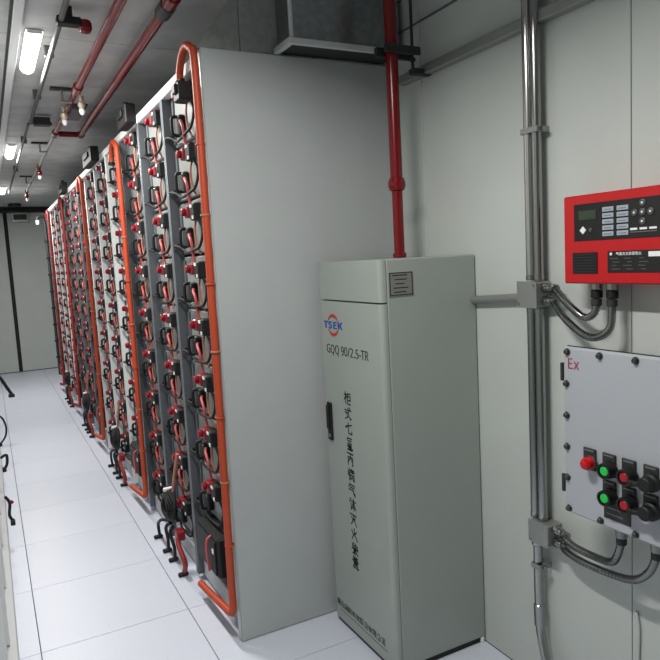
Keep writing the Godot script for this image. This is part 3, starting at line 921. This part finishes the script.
func bolt(t: Node3D, p: Vector3) -> void:
	if not M.has("bolt_mesh"):
		var m := MB.new()
		m.cyl(Vector3.ZERO, Vector3(0, 0, 0.004), 0.0105, 12, 0.001)
		m.cyl(Vector3(0, 0, 0.004), Vector3(0, 0, 0.012), 0.0075, 6, 0.001)
		M.bolt_mesh = m.mesh()
	put("bolt", M.bolt_mesh, M.bolt, t, p)


# ---------------------------------------------------------------- overhead: duct, pipes, brackets
func overhead() -> void:
	# duct box over the rack's end
	var t := thing("air_duct", "galvanised steel air duct hanging above the grey end panel", "duct", Vector3(0.56, 2.345, -0.13))
	put("duct_body", bx(Vector3(0, 0.108, 0.18), Vector3(0.48, 0.208, 0.14), 0.003), M.galv, t)
	put("flange", bx(Vector3(0, 0.0, 0.254), Vector3(0.52, 0.024, 0.016), 0.002), M.foil, t)
	put("flange", bx(Vector3(-0.25, 0.0, 0.18), Vector3(0.022, 0.024, 0.13), 0.002), M.foil, t)
	put("corner_seam", bx(Vector3(-0.242, 0.113, 0.246), Vector3(0.014, 0.2, 0.014), 0.003), M.foil, t)
	put("bottom_plate", bx(Vector3(0.0, -0.004, 0.18), Vector3(0.478, 0.006, 0.13), 0.001), M.dark, t)
	# closing plates above the rack, left of the duct
	var b := thing("bulkhead_panel", "dull grey sloped-edge closing panel between rack top and ceiling", "panel", Vector3(0, 0, -0.03))
	var shp := MB.new()
	prism(shp, [Vector2(-0.008, 2.332), Vector2(0.1615, 2.332), Vector2(0.1635, 2.558), Vector2(0.178, 2.558)].slice(0, 3) + [Vector2(0.160, 2.558)], 0.02)
	put("left_sheet", shp, M.bulkhead, b)
	put("right_sheet", bx(Vector3(0.2445, 2.4455, 0.0), Vector3(0.158, 0.226, 0.02), 0.002), M.bulkhead, b)
	# upright red pipe into the gas cabinet
	var p := thing("red_riser_pipe", "upright red pipe rising from the gas cabinet's top to the ceiling", "pipe", Vector3(0.652, 0, 0.28))
	put("lower_tube", MB.new().cyl(Vector3(0, 1.521, 0), Vector3(0, 1.80, 0), 0.0205, 18), M.red_paint, p)
	put("upper_tube", MB.new().cyl(Vector3(0, 1.80, 0), Vector3(0, CEIL - 0.001, 0), 0.0235, 18), M.red_paint, p)
	put("coupling", MB.new().lathe(Vector3(0, 1.775, 0), Vector3.UP, [Vector2(0.02, 0), Vector2(0.028, 0.004), Vector2(0.0335, 0.018), Vector2(0.0335, 0.034), Vector2(0.028, 0.05), Vector2(0.02, 0.054)], 18), M.red_paint, p)
	put("collar", MB.new().cyl(Vector3(0, 1.521, 0), Vector3(0, 1.54, 0), 0.0265, 18, 0.003), M.red_paint, p)
	var c := thing("pipe_bracket", "dark steel strut with threaded rod clamping the red upright pipe", "bracket", Vector3(0.652, 2.295, 0.28))
	put("strut", bx(Vector3(0.03, 0.0, -0.034), Vector3(0.16, 0.034, 0.02), 0.002), M.dark, c)
	put("strut", bx(Vector3(0.03, 0.0, 0.030), Vector3(0.16, 0.030, 0.012), 0.002), M.dark, c)
	put("threaded_rod", MB.new().cyl(Vector3(0.095, -0.075, 0.0), Vector3(0.095, 0.264, 0.0), 0.006, 8), M.dark, c)
	put("rod_nut", MB.new().cyl(Vector3(0.095, -0.03, 0.0), Vector3(0.095, -0.018, 0.0), 0.012, 6, 0.001), M.dark, c)
	put("wall_lug", bx(Vector3(0.13, -0.068, 0.0), Vector3(0.088, 0.022, 0.03), 0.002), M.dark, c)
	# red pipes under the ceiling
	var l := thing("red_ceiling_pipe", "left red ceiling pipe carrying nozzles down the aisle", "pipe", Vector3(-0.247, 2.505, 0), 0.0, "red pipes under the ceiling")
	put("near_tube", MB.new().cyl(Vector3(0, 0, 1.6), Vector3(0, 0, -1.42), 0.0195, 16), M.red_paint, l)
	put("middle_tube", MB.new().cyl(Vector3(0, 0, -1.42), Vector3(0, 0, -2.66), 0.0155, 14), M.red_paint, l)
	put("far_tube", MB.new().cyl(Vector3(0.0, 0, -2.66), Vector3(0.0, 0, -6.3), 0.012, 12), M.steel_dull, l)
	put("coupling", MB.new().cyl(Vector3(0, 0, -1.34), Vector3(0, 0, -1.45), 0.026, 14, 0.004), M.red_paint, l)
	put("tee", MB.new().cyl(Vector3(0, 0, -2.60), Vector3(0, 0, -2.72), 0.024, 14, 0.004), M.red_paint, l)
	for z in [-1.50, -1.80, -4.24, -6.26]:
		var side: float = 0.03 if z == -1.50 else (-0.03 if z == -1.80 else 0.0)
		var n := put("nozzle", MB.new().lathe(Vector3(side, -0.012, z), Vector3.DOWN, [Vector2(0, 0), Vector2(0.014, 0), Vector2(0.014, 0.03), Vector2(0.022, 0.036), Vector2(0.022, 0.05), Vector2(0.012, 0.07), Vector2(0, 0.074)], 12), M.brass if z > -2 else M.red_paint, l)
		put("nozzle_tip", MB.new().lathe(Vector3(side, -0.084, z), Vector3.DOWN, [Vector2(0, 0), Vector2(0.014, 0), Vector2(0.017, 0.012), Vector2(0.008, 0.03), Vector2(0, 0.03)], 12), M.white, n)
		if z < -4:
			put("tee", MB.new().cyl(Vector3(0, 0, z + 0.05), Vector3(0, 0, z - 0.05), 0.02, 12, 0.003), M.red_paint, l)
	var rr := thing("red_ceiling_pipe", "right red ceiling pipe running over the rack fronts to the crossing", "pipe", Vector3(-0.076, 2.505, 0), 0.0, "red pipes under the ceiling")
	put("tube", MB.new().cyl(Vector3(0, 0, 1.6), Vector3(0, 0, -2.66), 0.0215, 16), M.red_paint, rr)
	put("cross_tube", MB.new().cyl(Vector3(0, 0, -2.66), Vector3(-0.145, 0, -2.66), 0.0195, 14), M.red_paint, rr)
	put("elbow", MB.new().lathe(Vector3(0, 0, -2.63), Vector3.FORWARD, [Vector2(0.0, 0), Vector2(0.027, 0.0), Vector2(0.027, 0.04), Vector2(0.02, 0.06), Vector2(0, 0.064)], 14), M.red_paint, rr)
	put("coupling", MB.new().cyl(Vector3(0, 0, -0.10), Vector3(0, 0, -0.20), 0.031, 16, 0.004), M.dark, rr)
	put("coupling_band", MB.new().cyl(Vector3(0, 0, -0.02), Vector3(0, 0, -0.10), 0.028, 16, 0.004), M.red_paint, rr)
	# grey conduit under the ceiling
	var g := thing("ceiling_conduit", "thin grey conduit under the ceiling beside the bright lamps", "conduit", Vector3(-0.424, 2.505, 0))
	put("tube", MB.new().tube(smooth_path([Vector3(0, 0, 1.6), Vector3(0, 0, 0.5), Vector3(0, 0, -1.0), Vector3(0, 0, -2.2), Vector3(0.012, 0, -2.31), Vector3(0.05, 0, -2.34), Vector3(0.13, 0, -2.34)], 0.04), 0.011, 10), M.grey_tube, g)
	put("far_tube", MB.new().cyl(Vector3(-0.01, 0, -2.36), Vector3(-0.01, 0, -6.4), 0.009, 8), M.grey_tube, g)
	for z in [-0.9, -1.7, -3.1, -4.6]:
		put("saddle", bx(Vector3(0, 0.03, z), Vector3(0.04, 0.052, 0.022), 0.003), M.grey_tube, g)
	put("elbow_box", bx(Vector3(0.07, 0.012, -2.34), Vector3(0.10, 0.05, 0.07), 0.004), M.dark, g)
	# beacon on a bracket
	var be := thing("alarm_beacon", "small red round alarm sounder on a black ceiling bracket", "beacon", Vector3(-0.375, CEIL, -0.40))
	put("bracket", bx(Vector3(-0.02, -0.055, 0), Vector3(0.09, 0.03, 0.05), 0.004), M.black, be)
	put("bracket_stem", bx(Vector3(-0.02, -0.02, 0), Vector3(0.03, 0.04, 0.04), 0.003), M.black, be)
	put("sounder", MB.new().lathe(Vector3(0.04, -0.045, 0), Vector3.DOWN, [Vector2(0, 0), Vector2(0.022, 0), Vector2(0.027, 0.01), Vector2(0.027, 0.03), Vector2(0.02, 0.044), Vector2(0, 0.05)], 16), M.red_paint, be)
	# hangers
	for k in 3:
		var z: float = [-1.62, -3.32, -5.3][k]
		var h := thing("pipe_hanger", "T-shaped dark pipe hanger on the ceiling, %s along the left red pipe" % ["nearest", "second", "farthest"][k], "hanger", Vector3(-0.30, CEIL, z), 0.0, "pipe hangers on the ceiling")
		put("ceiling_plate", bx(Vector3(0, -0.006, 0), Vector3(0.12, 0.012, 0.05), 0.002), M.dark, h)
		put("stem", MB.new().cyl(Vector3(0.0, -0.012, 0), Vector3(0.0, -0.075, 0), 0.008, 8), M.steel_dull, h)
		put("foot_clip", bx(Vector3(0.02, -0.075, 0), Vector3(0.06, 0.01, 0.03), 0.002), M.steel_dull, h)
	var cb := thing("ceiling_box", "flat grey equipment box on the ceiling beside the red pipe crossing", "box", Vector3(-0.165, CEIL, -2.15))
	put("housing", bx(Vector3(0, -0.016, 0), Vector3(0.085, 0.03, 0.34), 0.004), M.rack, cb)
	put("rim", bx(Vector3(0, -0.003, 0), Vector3(0.105, 0.006, 0.37), 0.001), M.dark, cb)
	put("cover_screw", MB.new().cyl(Vector3(0.0, -0.031, 0.1), Vector3(0.0, -0.034, 0.1), 0.006, 8), M.steel, cb)
	# cable tray beside the lamps
	var tr := thing("cable_tray", "long narrow white ceiling tray left of the row of lamps", "cable tray", Vector3(-0.567, CEIL, -3.2))
	put("channel", bx(Vector3(0, -0.011, 0), Vector3(0.036, 0.022, 10.6), 0.003), M.rack_white, tr)
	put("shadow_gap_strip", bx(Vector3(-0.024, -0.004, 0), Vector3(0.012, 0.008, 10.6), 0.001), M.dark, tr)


func prism(mb: MB, poly: Array, depth: float) -> void:
	var pts := PackedVector2Array(poly)
	var idx := Geometry2D.triangulate_polygon(pts)
	var h := depth * 0.5
	for i in idx.size() / 3:
		for s in [-1.0, 1.0]:
			var q := []
			for k in 3:
				var p := pts[idx[i * 3 + k]]
				q.append(Vector3(p.x, p.y, h * s))
			mb.tri(q[0], q[1], q[2], Vector3(0, 0, s), Vector3(0, 0, s), Vector3(0, 0, s))
	var mid := Vector2.ZERO
	for p in pts:
		mid += p / pts.size()
	for i in pts.size():
		var a := pts[i]
		var b := pts[(i + 1) % pts.size()]
		var nn := Vector2(b.y - a.y, a.x - b.x).normalized()
		if nn.dot((a + b) * 0.5 - mid) < 0.0:
			nn = -nn
		mb.quad(Vector3(a.x, a.y, -h), Vector3(b.x, b.y, -h), Vector3(b.x, b.y, h), Vector3(a.x, a.y, h), Vector3(nn.x, nn.y, 0))


# ---------------------------------------------------------------- far end
func far_end() -> void:
	var s := thing("exit_sign", "small unlit grey-framed sign box above the far double door", "sign", Vector3(-0.22, 2.395, FAR_Z + 0.06))
	put("frame", bx(Vector3(0, 0, 0), Vector3(0.25, 0.15, 0.056), 0.008), M.steel_dull, s)
	put("sign_face", bx(Vector3(0, 0.005, 0.0285), Vector3(0.19, 0.085, 0.004), 0.001), M.dark, s)
	var sp := thing("ceiling_speaker", "dark round ceiling speaker above the far door sign", "speaker", Vector3(-0.30, CEIL, -8.35))
	put("ring", MB.new().lathe(Vector3.ZERO, Vector3.DOWN, [Vector2(0.06, 0), Vector2(0.09, 0.0), Vector2(0.09, 0.04), Vector2(0.06, 0.05), Vector2(0.055, 0.03)], 18), M.dark, sp)
	put("cone", MB.new().cyl(Vector3.ZERO, Vector3(0, -0.03, 0), 0.056, 16, 0.004), M.rack, sp)
	var c := thing("grey_cable_hose", "dark grey cable hose with ring clips down the rack's far end", "hose", Vector3(-0.02, 0, -6.99))
	put("tube", MB.new().tube(smooth_path([Vector3(-0.09, 2.21, 0.02), Vector3(-0.085, 2.25, 0.02), Vector3(-0.04, 2.265, 0.01), Vector3(-0.01, 2.22, 0), Vector3(0, 2.0, 0), Vector3(0, 1.2, 0), Vector3(0, 0.35, 0), Vector3(0, 0.16, 0.0)], 0.02), 0.02, 10, 0.02), M.dark, c)
	for k in 8:
		put("ring_clip", MB.new().lathe(Vector3(0, 0.4 + 0.22 * k, 0), Vector3.UP, [Vector2(0.02, -0.012), Vector2(0.03, -0.01), Vector2(0.03, 0.01), Vector2(0.02, 0.012)], 10), M.black, c)
	put("end_cap", MB.new().cyl(Vector3(-0.09, 2.215, 0.02), Vector3(-0.09, 2.16, 0.02), 0.022, 10, 0.003), M.white, c)


# ---------------------------------------------------------------- left side of the aisle
func left_side() -> void:
	var t := thing("battery_rack", "pale battery rack row along the left edge, seen only at its foot", "rack", Vector3(-0.83, 0, 0.25), PI / 2)
	# local x runs away from the photographer, local z towards the aisle
	var L := 7.2
	put("base_plinth", bx(Vector3(L * 0.5, 0.06, -0.38), Vector3(L, 0.12, 0.80), 0.004), M.plinth, t)
	put("top_rail", bx(Vector3(L * 0.5, RACK_H - 0.03, -0.40), Vector3(L, 0.06, 0.78), 0.004), M.rack_white, t)
	for k in 14:
		put("column_front", bx(Vector3(0.26 + 0.525 * k, 1.2, -0.42), Vector3(0.46, 2.15, 0.72), 0.006), M.module, t)
		put("post", bx(Vector3(0.0 + 0.525 * k + 0.02, 1.2, -0.03), Vector3(0.04, 2.15, 0.05), 0.003), M.rack_white, t)
	var T := [
		["thick black cable with a flat connector sticking out left, highest", [Vector3(-0.81, 0.66, -4.0), Vector3(-0.76, 0.64, -4.0), Vector3(-0.71, 0.54, -4.0), Vector3(-0.675, 0.47, -4.0)], 0.014],
		["thin black cable looping out from the left rack", [Vector3(-0.81, 0.50, -3.0), Vector3(-0.775, 0.47, -3.0), Vector3(-0.755, 0.40, -3.0), Vector3(-0.765, 0.33, -3.0), Vector3(-0.80, 0.28, -3.0)], 0.007],
		["short black plug sticking out low from the left rack", [Vector3(-0.81, 0.37, -2.2), Vector3(-0.775, 0.385, -2.2), Vector3(-0.775, 0.33, -2.2), Vector3(-0.79, 0.30, -2.2)], 0.009],
		["dark red-tipped cable clip at the foot of the left rack", [Vector3(-0.805, 0.33, -1.5), Vector3(-0.785, 0.29, -1.5), Vector3(-0.792, 0.22, -1.5), Vector3(-0.775, 0.185, -1.5)], 0.008],
	]
	for k in T.size():
		var c := thing("cable_tail", T[k][0], "cable", Vector3.ZERO, 0.0, "cable ends on the left rack")
		var pts: Array = T[k][1]
		put("cable", MB.new().tube(smooth_path(pts, 0.015), T[k][2], 8), M.rubber, c)
		var e: Vector3 = pts[-1]
		put("connector", bx(e - Vector3(0.004, 0.008, 0), Vector3(0.05 if k == 0 else 0.024, 0.03, 0.03), 0.004), M.black, c)
		if k == 3:
			put("red_sleeve", MB.new().cyl(pts[1] + Vector3(0.004, 0.01, 0), pts[1] + Vector3(0.016, -0.004, 0), 0.009, 8, 0.002), M.red_plastic, c)
